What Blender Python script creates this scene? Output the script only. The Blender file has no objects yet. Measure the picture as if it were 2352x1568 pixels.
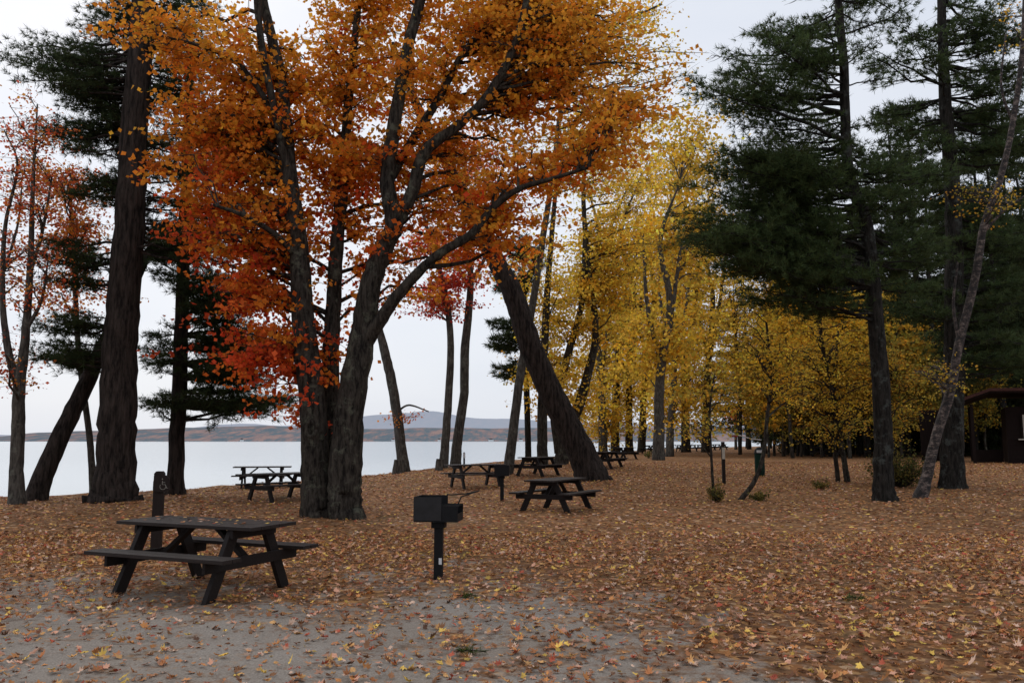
import bpy, math, random
import numpy as np
from mathutils import Vector
rng = np.random.default_rng(11); random.seed(11)
COL = bpy.context.scene.collection
F = 2352*28.8/36.0; H = 1.65; T = math.atan(228/F)
ct, st = math.cos(T), math.sin(T)
PI = math.pi; R = math.radians

def P(px, py, d):
    u = (px-1176)/F; v = (784-py)/F
    y = ct - v*st; z = st + v*ct
    s = d/y
    return np.array([u*s, d, H+z*s])
XS = [-3000,-60,-26,-14.5,-13.0,-11.6,-10.0,-8.6,-6.6,-3,5.5,24,80,400,3000]
YS = [-200,13,23,26.5,27.6,30.0,34,37,44,62,95,150,260,700,2900]
def ss(a, b, x):
    t = np.clip((np.asarray(x, float)-a)/(b-a), 0, 1); return t*t*(3-2*t)
def gz(x, y):
    x = np.asarray(x, float); y = np.asarray(y, float)
    e = np.interp(x, XS, YS)-y
    w = .5+.02*np.clip(y, 0, 60)
    base = .45*ss(20, 45, y)*ss(4, 25, e) + .025*np.sin(x*.9+1)*np.cos(y*.7) + .012*np.sin(x*2.3+y*1.7)
    t = ss(-2.2, 1.6, e/w)
    return base*t - 1.3*(1-t)
def G(px, py):
    for d in np.arange(3, 300, .05):
        p = P(px, py, d)
        if p[2] <= gz(p[0], p[1]): return p
    return P(px, py, 150)

# ------------------------------------------------------------ helpers
def newobj(name, me, parent=None):
    o = bpy.data.objects.new(name, me); COL.objects.link(o)
    if parent is not None: o.parent = parent
    return o
def tag(o, label=None, cat=None, group=None, kind=None):
    if label: o['label'] = label
    if cat: o['category'] = cat
    if group: o['group'] = group
    if kind: o['kind'] = kind
    return o
def thing(name, label, cat, loc, rz=0, group=None):
    o = newobj(name, None); o.location = tuple(float(v) for v in loc); o.rotation_euler = (0, 0, rz)
    return tag(o, label, cat, group)
def mesh_np(name, V, faces, mat, parent=None, cols=None, smooth=False):
    me = bpy.data.meshes.new(name)
    V = np.asarray(V, np.float32)
    me.vertices.add(len(V)); me.vertices.foreach_set('co', V.ravel())
    fl = [np.asarray(f, np.int32) for f in faces if len(f)]
    lv = np.concatenate([f.ravel() for f in fl]); tot = np.concatenate([np.full(len(f), f.shape[1], np.int32) for f in fl])
    start = np.concatenate([[0], np.cumsum(tot)[:-1]]).astype(np.int32)
    me.loops.add(len(lv)); me.loops.foreach_set('vertex_index', lv)
    me.polygons.add(len(tot)); me.polygons.foreach_set('loop_start', start); me.polygons.foreach_set('loop_total', tot)
    me.polygons.foreach_set('use_smooth', np.full(len(tot), smooth, bool))
    me.update(calc_edges=True)
    if cols is not None:
        a = me.color_attributes.new('col', 'FLOAT_COLOR', 'POINT')
        c = np.ones((len(V), 4), np.float32); c[:, :3] = cols; a.data.foreach_set('color', c.ravel())
    me.materials.append(mat)
    return newobj(name, me, parent)
class MB:
    def __init__(s): s.v = []; s.f = []
    def add(s, vs, fs):
        b = len(s.v); s.v += [tuple(float(c) for c in v) for v in vs]; s.f += [tuple(b+i for i in f) for f in fs]
    def box(s, c, sz, rz=0, bev=0):
        hx, hy, hz = sz[0]/2, sz[1]/2, sz[2]/2; cs, sn = math.cos(rz), math.sin(rz); vs = []
        for z in (-hz, hz):
            for x, y in ((-hx, -hy), (hx, -hy), (hx, hy), (-hx, hy)):
                vs.append((c[0]+x*cs-y*sn, c[1]+x*sn+y*cs, c[2]+z))
        s.add(vs, [(3,2,1,0),(4,5,6,7),(0,1,5,4),(1,2,6,5),(2,3,7,6),(3,0,4,7)])
    def bar(s, p, q, w, h, up=(0,0,1)):
        p = np.array(p, float); q = np.array(q, float); d = q-p; d /= np.linalg.norm(d)
        a = np.cross(d, up); a /= np.linalg.norm(a); b = np.cross(a, d)
        vs = [e+a*x*w/2+b*y*h/2 for e in (p, q) for x, y in ((-1,-1),(1,-1),(1,1),(-1,1))]
        s.add(vs, [(0,1,2,3),(7,6,5,4),(4,5,1,0),(5,6,2,1),(6,7,3,2),(7,4,0,3)])
    def prism(s, poly, y0, y1, tf=lambda p: p):
        n = len(poly); vs = [tf((x, y0, z)) for x, z in poly]+[tf((x, y1, z)) for x, z in poly]
        s.add(vs, [tuple(range(n)), tuple(range(2*n-1, n-1, -1))]+[((i+1)%n, i, n+i, n+(i+1)%n) for i in range(n)])
    def tube(s, pts, rad, n=6, lump=0, flare=0, cap=True):
        pts = np.asarray(pts, float); m = len(pts)
        tn = np.gradient(pts, axis=0); tn /= np.linalg.norm(tn, axis=1)[:, None]+1e-9
        a = np.cross(tn[0], (0.3, 0.9, 0.1)); a /= np.linalg.norm(a)
        th = np.arange(n)*2*PI/n; ph = random.random()*6; b0 = len(s.v); L = 0
        for i in range(m):
            a = a-tn[i]*a.dot(tn[i]); a /= np.linalg.norm(a); b = np.cross(tn[i], a)
            if i: L += np.linalg.norm(pts[i]-pts[i-1])
            r = rad[i]*np.ones(n)
            if lump: r = r*(1+lump*np.sin(3*th+ph+L*.9)+lump*.6*np.sin(5*th+ph*2-L*1.7)+lump*.4*rng.standard_normal(n))
            if flare: r = r*(1+flare*math.exp(-L/.35)*(.2+np.maximum(0, np.cos(5*th+ph))))
            ring = pts[i]+np.outer(np.cos(th)*r, a)+np.outer(np.sin(th)*r, b)
            s.v += [tuple(v) for v in ring]
        for i in range(m-1):
            for k in range(n):
                s.f.append((b0+i*n+k, b0+i*n+(k+1)%n, b0+(i+1)*n+(k+1)%n, b0+(i+1)*n+k))
        if cap: s.f.append(tuple(b0+k for k in range(n-1, -1, -1))); s.f.append(tuple(b0+(m-1)*n+k for k in range(n)))
    def lathe(s, prof, c, n=20):
        b = len(s.v)
        for r, z in prof:
            s.v += [(c[0]+r*math.cos(2*PI*k/n), c[1]+r*math.sin(2*PI*k/n), c[2]+z) for k in range(n)]
        for i in range(len(prof)-1):
            for k in range(n): s.f.append((b+i*n+k, b+i*n+(k+1)%n, b+(i+1)*n+(k+1)%n, b+(i+1)*n+k))
        s.f.append(tuple(b+k for k in range(n-1, -1, -1))); s.f.append(tuple(b+(len(prof)-1)*n+k for k in range(n)))
    def build(s, name, mat, parent=None, off=None, smooth=False, bevel=0):
        me = bpy.data.meshes.new(name); V = s.v
        if off is not None: V = [(x-off[0], y-off[1], z-off[2]) for x, y, z in s.v]
        me.from_pydata(V, [], s.f); me.materials.append(mat)
        if smooth: me.polygons.foreach_set('use_smooth', np.ones(len(me.polygons), bool))
        me.update(); o = newobj(name, me, parent)
        if bevel:
            b = o.modifiers.new('bevel', 'BEVEL'); b.width = bevel; b.segments = 2; b.limit_method = 'ANGLE'
        return o

# ------------------------------------------------------------ materials
class N:
    def __init__(s, name):
        s.m = bpy.data.materials.new(name); s.m.use_nodes = True; s.t = s.m.node_tree
        s.n = s.t.nodes; s.l = s.t.links; s.b = s.n['Principled BSDF']; s.out = s.n['Material Output']
    def new(s, t, **k):
        x = s.n.new(t)
        for a, b in k.items():
            if a.startswith('_'): setattr(x, a[1:], b)
            else: x.inputs[a.replace('__', ' ')].default_value = b
        return x
    def link(s, a, b): s.l.new(a, b)
    def coord(s, scale=(1,1,1), world=True):
        mp = s.n.new('ShaderNodeMapping'); mp.inputs['Scale'].default_value = scale
        if world: g = s.n.new('ShaderNodeNewGeometry'); s.link(g.outputs['Position'], mp.inputs['Vector'])
        else: g = s.n.new('ShaderNodeTexCoord'); s.link(g.outputs['Object'], mp.inputs['Vector'])
        return mp.outputs[0]
    def noise(s, vec, sc, det=5, rough=.6):
        x = s.new('ShaderNodeTexNoise', Scale=sc, Detail=det, Roughness=rough); s.link(vec, x.inputs['Vector']); return x.outputs['Fac']
    def ramp(s, fac, stops):
        r = s.n.new('ShaderNodeValToRGB'); e = r.color_ramp.elements
        while len(e) < len(stops): e.new(.5)
        for q, (p, c) in zip(e, stops): q.position = p; q.color = (*c, 1) if len(c) == 3 else c
        s.link(fac, r.inputs[0]); return r.outputs[0]
    def mix(s, fac, a, b, mode='MIX'):
        x = s.n.new('ShaderNodeMix'); x.data_type = 'RGBA'; x.blend_type = mode
        for sock, v in ((x.inputs[0], fac), (x.inputs[6], a), (x.inputs[7], b)):
            if isinstance(v, (int, float)): sock.default_value = v
            elif isinstance(v, tuple): sock.default_value = (*v, 1)
            else: s.link(v, sock)
        return x.outputs[2]
    def bump(s, h, strength=.5, dist=.02):
        x = s.new('ShaderNodeBump', Strength=strength, Distance=dist); s.link(h, x.inputs['Height']); s.link(x.outputs[0], s.b.inputs['Normal'])
    def math(s, op, a, b):
        x = s.n.new('ShaderNodeMath'); x.operation = op
        for i, v in enumerate((a, b)):
            if isinstance(v, (int, float)): x.inputs[i].default_value = v
            else: s.link(v, x.inputs[i])
        return x.outputs[0]
def bark(name, dark, light, vs=.22, sc=14, lichen=None):
    n = N(name); v = n.coord((1, 1, vs)); f = n.noise(v, sc, 6, .7)
    c = n.ramp(f, [(.38, dark), (.66, light)])
    if lichen:
        f2 = n.noise(n.coord(), 3.2, 6, .75); k = n.ramp(f2, [(.54, (0,0,0)), (.64, (1,1,1))])
        c = n.mix(n.math('MULTIPLY', k, .6), c, lichen)
    n.link(c, n.b.inputs['Base Color']); n.b.inputs['Roughness'].default_value = .95; n.b.inputs['Specular IOR Level'].default_value = .1
    n.bump(f, 1, .07); return n.m
M_maple = bark('maple_bark', (.011,.009,.008), (.072,.060,.048), lichen=(.13,.13,.095))
M_pine = bark('pine_bark', (.011,.009,.008), (.062,.047,.040), vs=.16, sc=11)
M_pine2 = bark('dark_pine_bark', (.010,.009,.008), (.042,.037,.032), vs=.2, lichen=(.10,.11,.10))
M_grey = bark('grey_bark', (.035,.031,.027), (.13,.115,.098), lichen=(.17,.17,.14))
def birch():
    n = N('birch_bark'); f = n.noise(n.coord((1, 1, 1.3)), 5, 6, .8); f2 = n.noise(n.coord((1, 1, 9)), 4, 4, .6)
    c = n.ramp(f, [(.42, (.010,.008,.008)), (.50, (.045,.032,.028)), (.56, (.13,.095,.08)), (.68, (.26,.21,.185))])
    c = n.mix(n.ramp(f2, [(.54, (0,0,0)), (.60, (1,1,1))]), c, (.015,.012,.011))
    n.link(c, n.b.inputs['Base Color']); n.b.inputs['Roughness'].default_value = .85; n.bump(f, .8, .04); return n.m
M_birch = birch()
def leafmat(name, trans=.45, rough=.7, spec=.15):
    n = N(name); a = n.new('ShaderNodeVertexColor', _layer_name='col')
    n.link(a.outputs[0], n.b.inputs['Base Color']); n.b.inputs['Roughness'].default_value = rough; n.b.inputs['Specular IOR Level'].default_value = spec
    if trans:
        t = n.new('ShaderNodeBsdfTranslucent'); n.link(a.outputs[0], t.inputs[0])
        mx = n.new('ShaderNodeMixShader'); mx.inputs[0].default_value = trans
        n.link(n.b.outputs[0], mx.inputs[1]); n.link(t.outputs[0], mx.inputs[2]); n.link(mx.outputs[0], n.out.inputs[0])
    return n.m
M_leaf = leafmat('autumn_leaf', .6); M_needle = leafmat('pine_needle', .35); M_litter = leafmat('fallen_leaf', 0, .75, .25)
def plain(name, c, rough=.7, metal=0, var=.35, sc=12, spec=.3, stretch=(1,1,1), bump=.2):
    n = N(name); f = n.noise(n.coord(stretch, False), sc, 6, .65)
    n.link(n.ramp(f, [(.3, tuple(x*(1-var) for x in c)), (.7, tuple(x*(1+var) for x in c))]), n.b.inputs['Base Color'])
    n.b.inputs['Roughness'].default_value = rough; n.b.inputs['Metallic'].default_value = metal; n.b.inputs['Specular IOR Level'].default_value = spec
    if bump: n.bump(f, bump, .01)
    return n.m
M_table = plain('brown_stained_wood', (.012,.008,.007), .65, stretch=(.6,6,6), sc=9, spec=.2, var=.5)
M_tabletop = plain('brown_stained_tabletop', (.020,.013,.011), .6, stretch=(.6,6,6), sc=9, spec=.25, var=.5)
M_post = plain('brown_post_wood', (.016,.010,.008), .7, stretch=(6,6,.6), spec=.2)
M_grill = plain('black_grill_steel', (.006,.006,.007), .6, spec=.2, sc=20)
M_grillplate = plain('sooty_grill_plate', (.013,.012,.013), .5, sc=8, spec=.3, var=.5)
M_white = plain('white_paint', (.62,.63,.64), .6, var=.1)
M_green = plain('green_bin_paint', (.008,.028,.020), .75, var=.2, spec=.1)
M_black = plain('dark_metal', (.010,.010,.010), .7, spec=.2)
M_shed = plain('dark_brown_siding', (.013,.008,.007), .8, stretch=(8,8,.5), sc=5, spec=.1)
M_roof = plain('reddish_brown_roof', (.06,.026,.021), .8, spec=.1)
M_pale = plain('pale_board', (.48,.44,.37), .7, var=.15); M_symbol = plain('faded_symbol_paint', (.22,.20,.17), .7, var=.2)
M_rope = plain('white_rope', (.6,.58,.55), .8); M_red = plain('red_band', (.35,.05,.04), .7)

# ------------------------------------------------------------ ground / water / hills
def sandmask(x, y):
    x = np.asarray(x, float); y = np.asarray(y, float)
    nz = .9*np.sin(x*1.3+.5*y)+.7*np.sin(y*1.9-x*.6+2)+.6*np.sin(3.1*x+2.2*y)+.5*np.sin(5.3*x-3.7*y)
    a = 1-ss(6.4, 12.8, y+.2*np.maximum(x+1, 0)+nz*.6)
    b = 1-ss(-1.6, 3.8, x-.15*(9-y)+nz*.6)
    c = 1-ss(5.2, 6.2, y+nz*.15)
    return np.clip(np.maximum(a*b, c*.85), 0, 1)
gx = np.concatenate([[-9000,-3000,-1000,-300,-120,-80,-60,-50], np.arange(-42, 42, .33), np.arange(42, 80, 2), [90,120,200,400,900,2000,9000]])
gy = np.concatenate([[-300,-60,-20,-5], np.arange(0, 46, .33), np.arange(46, 160, 1.5), [180,220,300,420,600,900,1500,2900,9000]])
X, Y = np.meshgrid(gx, gy); Z = gz(X, Y)
near = ((X > -40) & (X < 40) & (Y > 0) & (Y < 45))
Z = Z+near*.012*rng.standard_normal(Z.shape)
nx, ny = len(gx), len(gy); idx = np.arange(nx*ny).reshape(ny, nx)
q = np.stack([idx[:-1,:-1].ravel(), idx[:-1,1:].ravel(), idx[1:,1:].ravel(), idx[1:,:-1].ravel()], 1)
sm = sandmask(X, Y).ravel()
n = N('leaf_litter_ground'); v = n.coord()
f1 = n.noise(v, .7, 4); f2 = n.noise(v, 9, 6, .7); f3 = n.noise(v, 60, 3); f4 = n.noise(v, 1.6, 5, .75)
vor = n.new('ShaderNodeTexVoronoi', Scale=13.0); n.link(v, vor.inputs['Vector'])
sep = n.new('ShaderNodeSeparateColor'); n.link(vor.outputs['Color'], sep.inputs[0])
cell = n.ramp(sep.outputs[0], [(.0, (.09,.040,.019)), (.35, (.21,.092,.038)), (.62, (.32,.145,.055)), (.85, (.40,.21,.080)), (1, (.46,.30,.18))])
lit = n.ramp(f2, [(.3, (.08,.041,.022)), (.7, (.25,.128,.060))])
lit = n.mix(n.ramp(n.noise(v, 5, 4), [(.42, (0,0,0)), (.56, (1,1,1))]), lit, cell)
grs = n.ramp(n.noise(v, .55, 5, .7), [(.55, (0,0,0)), (.70, (1,1,1))])
lit = n.mix(n.math('MULTIPLY', grs, .5), lit, (.085,.078,.032))
snd = n.ramp(f3, [(.3, (.20,.17,.145)), (.7, (.37,.325,.28))])
snd = n.mix(n.ramp(f1, [(.4, (0,0,0)), (.7, (.5,.5,.5))]), snd, (.20,.145,.10))
a = n.new('ShaderNodeVertexColor', _layer_name='col'); sa = n.new('ShaderNodeSeparateColor'); n.link(a.outputs[0], sa.inputs[0])
mk = n.math('ADD', sa.outputs[0], n.math('ADD', n.math('MULTIPLY', n.math('SUBTRACT', f2, .5), 1.9), n.math('MULTIPLY', n.math('SUBTRACT', f4, .5), 2.8)))
mk = n.ramp(mk, [(.30, (0,0,0)), (.85, (1,1,1))])
n.link(n.mix(mk, lit, snd), n.b.inputs['Base Color']); n.b.inputs['Roughness'].default_value = .95; n.b.inputs['Specular IOR Level'].default_value = .1
n.bump(n.math('ADD', f2, n.math('MULTIPLY', f3, .4)), .8, .03)
g = mesh_np('ground', np.stack([X.ravel(), Y.ravel(), Z.ravel()], 1), [q], n.m, cols=np.repeat(sm[:, None], 3, 1), smooth=True); tag(g, kind='structure')

n = N('lake_water'); v = n.coord((1, 1.6, 1)); n.b.inputs['Base Color'].default_value = (.46,.53,.57,1); n.b.inputs['Roughness'].default_value = .12; n.b.inputs['IOR'].default_value = 1.33
n.bump(n.noise(v, 1.3, 4), .12, .05)
W = mesh_np('water', [(-9000,-300,-.45),(9000,-300,-.45),(9000,12000,-.45),(-9000,12000,-.45)], [np.array([[0,1,2,3]])], n.m); tag(W, kind='structure')

def hills(name, pr, d0, d1, cols, seed, haze, hz):
    r = np.random.default_rng(seed); px = np.arange(-1500, 3800, 12); top = np.interp(px, [p[0] for p in pr], [p[1] for p in pr])
    top = np.convolve(np.pad(top, 2, 'edge'), np.ones(5)/5, 'valid')
    top = top+.7*np.sin(px*.021+seed)+.4*np.sin(px*.057)+r.standard_normal(len(px))*.12
    rows = 14; V = []
    for j in range(rows):
        t = j/(rows-1); d = d0+(d1-d0)*t; h = np.maximum((1012-top)/F*d1, 1)*math.sin(t*PI/2)**1.1+H-2.1
        if j == 0: h = h*0-.6
        V.append(np.stack([(px-1176)/F*d, np.full(len(px), d), h], 1))
    V.append(np.stack([(px-1176)/F*(d1+900), np.full(len(px), d1+900.), np.full(len(px), -2.)], 1)); rows += 1
    idx = np.arange(rows*len(px)).reshape(rows, -1); q = np.stack([idx[:-1,:-1].ravel(), idx[:-1,1:].ravel(), idx[1:,1:].ravel(), idx[1:,:-1].ravel()], 1)
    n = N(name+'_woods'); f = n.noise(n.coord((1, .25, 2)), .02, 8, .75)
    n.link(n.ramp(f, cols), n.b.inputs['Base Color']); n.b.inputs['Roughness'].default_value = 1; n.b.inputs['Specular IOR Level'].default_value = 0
    n.b.inputs['Emission Color'].default_value = (*haze, 1); n.b.inputs['Emission Strength'].default_value = hz  # airlight haze put into the woods material as an even bluish glow
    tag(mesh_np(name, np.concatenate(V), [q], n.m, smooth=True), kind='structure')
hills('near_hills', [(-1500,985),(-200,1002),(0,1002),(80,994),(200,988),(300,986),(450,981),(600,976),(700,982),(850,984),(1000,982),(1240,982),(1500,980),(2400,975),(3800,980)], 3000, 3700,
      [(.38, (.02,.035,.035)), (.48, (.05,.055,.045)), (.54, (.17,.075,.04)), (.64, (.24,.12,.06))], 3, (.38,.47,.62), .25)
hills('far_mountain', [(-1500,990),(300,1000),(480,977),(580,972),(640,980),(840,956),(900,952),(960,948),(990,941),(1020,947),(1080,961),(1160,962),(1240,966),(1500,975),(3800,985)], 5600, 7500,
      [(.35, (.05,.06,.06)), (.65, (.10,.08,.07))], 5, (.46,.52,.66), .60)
for i, (px, w, c) in enumerate([(1128,14,0),(1196,12,0),(1216,9,0),(560,8,0),(250,8,0),(905,9,0),(1010,8,0)]):
    d = 2960.; x = (px-1176)/F*d
    t = thing('house', 'tiny white house on the far lakeshore', 'house', (x, d, -.45), 0, 'white houses on the far shore')
    m = MB(); m.box((0, 0, 3.5), (w*1.3, 9, 7)); m.build('wall', M_white, t)
    m = MB(); m.prism([(-w*.72, 7), (w*.72, 7), (0, 11)], -5, 5); m.build('roof', M_roof, t)

# ------------------------------------------------------------ foliage builders
def unit(v): return v/(np.linalg.norm(v, axis=-1, keepdims=True)+1e-9)
def leaves(name, Cn, cols, size, mat, parent, off=(0,0,0), droop=.35):
    n = len(Cn); a = unit(rng.standard_normal((n, 3))*[1, 1, .6]-[0, 0, droop]); r = rng.standard_normal((n, 3))
    b = unit(np.cross(a, r)); nn = np.cross(a, b); L = size*rng.uniform(.6, 1.25, n)[:, None]
    V = np.stack([Cn-a*L*.5, Cn+b*L*.42+nn*L*.10-a*L*.02, Cn+a*L*.5, Cn-b*L*.42+nn*L*.10-a*L*.02], 1).reshape(-1, 3)-np.asarray(off)
    return mesh_np(name, V, [np.arange(4*n).reshape(n, 4)], mat, parent, cols=np.repeat(cols, 4, 0))
def needles(name, Cn, D, K, L, w, mat, parent, off=(0,0,0), base=(.035,.065,.024)):
    n = len(Cn); c = np.repeat(Cn, K, 0); d = np.repeat(unit(D), K, 0); dr = unit(d*.75+rng.standard_normal((n*K, 3))*.62+[0, 0, .12])
    s = unit(np.cross(dr, rng.standard_normal((n*K, 3)))); ll = L*rng.uniform(.6, 1.15, (n*K, 1))
    V = np.stack([c-s*w, c+s*w, c+dr*ll], 1).reshape(-1, 3)-np.asarray(off)
    tc = np.asarray(base)*rng.uniform(.5, 1.6, (n, 1))+rng.uniform(0, .016, (n, 1))*[1.3, .8, .1]
    return mesh_np(name, V, [np.arange(3*n*K).reshape(-1, 3)], mat, parent, cols=np.repeat(tc, 3*K, 0))
def smooth_path(pts, rad, k=5, jit=.0):
    pts = np.asarray(pts, float); rad = np.asarray(rad, float); m = len(pts); op = []; orr = []
    e = np.concatenate([[2*pts[0]-pts[1]], pts, [2*pts[-1]-pts[-2]]])
    for i in range(m-1):
        p0, p1, p2, p3 = e[i:i+4]
        for j in range(k):
            t = j/k; op.append(.5*((2*p1)+(-p0+p2)*t+(2*p0-5*p1+4*p2-p3)*t*t+(-p0+3*p1-3*p2+p3)*t**3)); orr.append(rad[i]+(rad[i+1]-rad[i])*t)
    op.append(pts[-1]); orr.append(rad[-1]); op = np.array(op); orr = np.array(orr)
    if jit: op[1:] += rng.standard_normal((len(op)-1, 3))*jit*orr[1:, None]
    return op, orr
def limb(spec, d0, k=6, jit=.035, rs=.88):
    pts = [P(s[0], s[1], d0+s[2]) for s in spec]; rad = [s[3]*rs*(d0+s[2])/F for s in spec]
    return smooth_path(pts, rad, k, jit)
def sample_tips(blobs, d0, nb, dd0=0):
    w = np.array([b[4] for b in blobs], float); w /= w.sum(); out = []
    for i in rng.choice(len(blobs), nb, p=w):
        b = blobs[i]; dd = b[5] if len(b) > 5 else dd0; rz = b[6] if len(b) > 6 else 2.5
        u = unit(rng.standard_normal(3))*rng.random()**.4
        out.append(P(b[0]+b[2]*u[0], b[1]+b[3]*u[1], max(5, d0+dd+rz*u[2])))
    return np.array(out)
def dec_foliage(tips, limbs, s, nsub, nl, colf, lsize, parent, off, barkm, twig=True, spread=1.0, tight=.30):
    LP = np.concatenate([l[0] for l in limbs]); LR = np.concatenate([l[1] for l in limbs]); mb = MB(); cs = []; cc = []
    for tp in tips:
        dv = LP-tp; h = np.linalg.norm(dv[:, :2], axis=1); sc = np.linalg.norm(dv, axis=1)+2.2*np.maximum(0, dv[:, 2]+.25*h)+rng.random(len(LP))*.8*s
        k = int(np.argmin(sc)); p0 = LP[k]; D = np.linalg.norm(tp-p0); r0 = min(LR[k]*.55, .010+.012*D)
        mid = p0*.5+tp*.5+np.array([0, 0, .12*D])+rng.standard_normal(3)*.06*D
        t = np.linspace(0, 1, 7)[:, None]; pa = (1-t)**2*p0+2*t*(1-t)*mid+t*t*tp; pa[1:-1] += rng.standard_normal((5, 3))*.02*D
        mb.tube(pa, np.linspace(r0, .008, 7), 5, cap=False)
        for j in range(nsub):
            tt = rng.uniform(.2, 1)**.8; q0 = pa[min(6, int(tt*6))]; e = rng.standard_normal(3)*[1, 1, .38]*s*.8*spread+[0, 0, -.06*s]
            q1 = q0+e
            if twig: mb.tube([q0, q0+e*.5+rng.standard_normal(3)*.05*s, q1], [.008, .006, .003], 3, cap=False)
            m = max(3, int(nl*rng.uniform(.3, 1.7)))
            ts = rng.uniform(.35, 1.15, (m, 1)); c = q0+e*ts+rng.standard_normal((m, 3))*[tight*s, tight*s, tight*.45*s]
            cs.append(c); cc.append(np.repeat(np.array(colf(q1))[None], m, 0)*rng.uniform(.7, 1.3, (m, 1))*rng.uniform(.9, 1.1, (m, 3)))
    mb.build('branches', barkm, parent, off)
    return leaves('crown', np.concatenate(cs), np.clip(np.concatenate(cc), 0, .95), lsize, M_leaf, parent, off)
def tree(name, label, cat, bpos, limbspecs, blobs, nb, nsub, nl, s, lsize, colf, barkm, group=None, d0=None, seg=10, flare=.3, twig=True, lump=.025, rs=.88, dd0=0, tight=.30):
    b = G(*bpos); d0 = b[1] if d0 is None else d0
    t = thing(name, label, cat, b, 0, group); L = []
    for i, sp in enumerate(limbspecs):
        pr = limb(sp, d0, rs=rs); L.append(pr); m = MB()
        if i == 0: pr[0][0][2] = min(pr[0][0][2], b[2])-.12
        m.tube(pr[0], pr[1], seg if i == 0 else max(6, seg-2), lump=lump, flare=flare if i == 0 else 0)
        m.build('trunk' if i == 0 else 'limb', barkm, t, b, smooth=True)
    if nb: dec_foliage(sample_tips(blobs, d0, nb, dd0), L, s, nsub, nl, colf, lsize, t, b, barkm, twig, tight=tight)
    return t, L
def pine_foliage(tips, LPa, LR, parent, off, barkm, K=12, L=.15, w=.0065, sp=.17, dead=0, subs=14, nbase=(.035,.065,.024), js=.09):
    mb = MB(); C_ = []; D_ = []; up = np.array([0, 0, 1.])
    for i, tp in enumerate(tips):
        h = np.linalg.norm(LPa[:, :2]-tp[:2], axis=1); k = int(np.argmin(np.abs(LPa[:, 2]-(tp[2]-.05*h))+.15*h)); p0 = LPa[k]; D = np.linalg.norm(tp-p0)
        t = np.linspace(0, 1, 8)[:, None]; pa = p0+(tp-p0)*t+up*(-.10*D*np.sin(t*PI))*random.uniform(-.6, 1)+up*.05*D*t**3
        pa[1:-1] += rng.standard_normal((6, 3))*.012*D
        mb.tube(pa, np.linspace(min(LR[k]*.5, .014+.010*D), .006, 8), 5, cap=False)
        fw = unit(tp-p0); sd = unit(np.cross(fw, up))
        isdead = rng.random() < dead
        ns = max(4, int(subs*(.4+D/5)))
        for j in range(ns):
            tt = rng.uniform(.25, 1.0); f = tt*7; a = int(min(6, f)); q0 = pa[a]+(pa[a+1]-pa[a])*(f-a)
            l = ((1.08-tt)*D*.42+.25)*rng.uniform(.6, 1.15); l = min(l, 1.7)
            dr = unit(fw*rng.uniform(.4, 1)+sd*random.choice((-1, 1))*rng.uniform(.4, 1)+up*rng.normal(.0, .13))
            q1 = q0+dr*l; mb.tube([q0, q0+dr*l*.5-up*.03*l, q1], [.008, .006, .002], 3, cap=False)
            if isdead: continue
            m = max(2, int(l/sp)); ts = np.linspace(.25, 1, m)[:, None]
            c = q0+(q1-q0)*ts+rng.standard_normal((m, 3))*[js, js, js*.5]
            C_.append(c); D_.append(np.repeat((dr+up*.15)[None], m, 0))
    mb.build('branches', barkm, parent, off)
    needles('crown', np.concatenate(C_), np.concatenate(D_), K, L, w, M_needle, parent, off, nbase)
def pine(name, label, bpos, spec, blobs, nb, barkm, extra=(), rs=.88, **kw):
    b = G(*bpos); d0 = b[1]; t = thing(name, label, 'pine tree', b)
    pr = limb(spec, d0, rs=rs); pr[0][0][2] = b[2]-.15; m = MB(); m.tube(pr[0], pr[1], 18, lump=.02, flare=.4); m.build('trunk', barkm, t, b, smooth=True)
    pine_foliage(sample_tips(blobs, d0, nb), pr[0], pr[1], t, b, barkm, **kw); return t

def pal(cols):
    cols = np.array(cols)
    return lambda p: cols[rng.integers(len(cols))]*rng.uniform(.75, 1.2)
def maplecol(p):
    t = .13+(p[2]-3.0)/11+.10*(p[0]+4)/3+rng.normal(0, .28)
    red = np.array([.72,.095,.03]); orr = np.array([.86,.25,.03]); yo = np.array([.92,.42,.045])
    t = np.clip(t, 0, 1); c = red+(orr-red)*min(1, t*2.5) if t < .4 else orr+(yo-orr)*(t-.4)/.6
    return c*rng.uniform(.6, 1.1)
yel = pal([(.90,.53,.05),(.86,.46,.04),(.78,.50,.06),(.92,.60,.09),(.66,.46,.06),(.50,.34,.05)])
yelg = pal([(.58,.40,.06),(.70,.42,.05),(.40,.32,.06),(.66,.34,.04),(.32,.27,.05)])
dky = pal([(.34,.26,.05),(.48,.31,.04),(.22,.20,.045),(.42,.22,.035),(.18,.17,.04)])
redp = pal([(.65,.09,.045),(.7,.13,.06),(.72,.22,.05),(.55,.05,.04)])
orgp = pal([(.68,.18,.035),(.75,.28,.04),(.6,.12,.04)])
redo = pal([(.68,.13,.04),(.7,.2,.05),(.6,.10,.04),(.72,.3,.05)])

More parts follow.
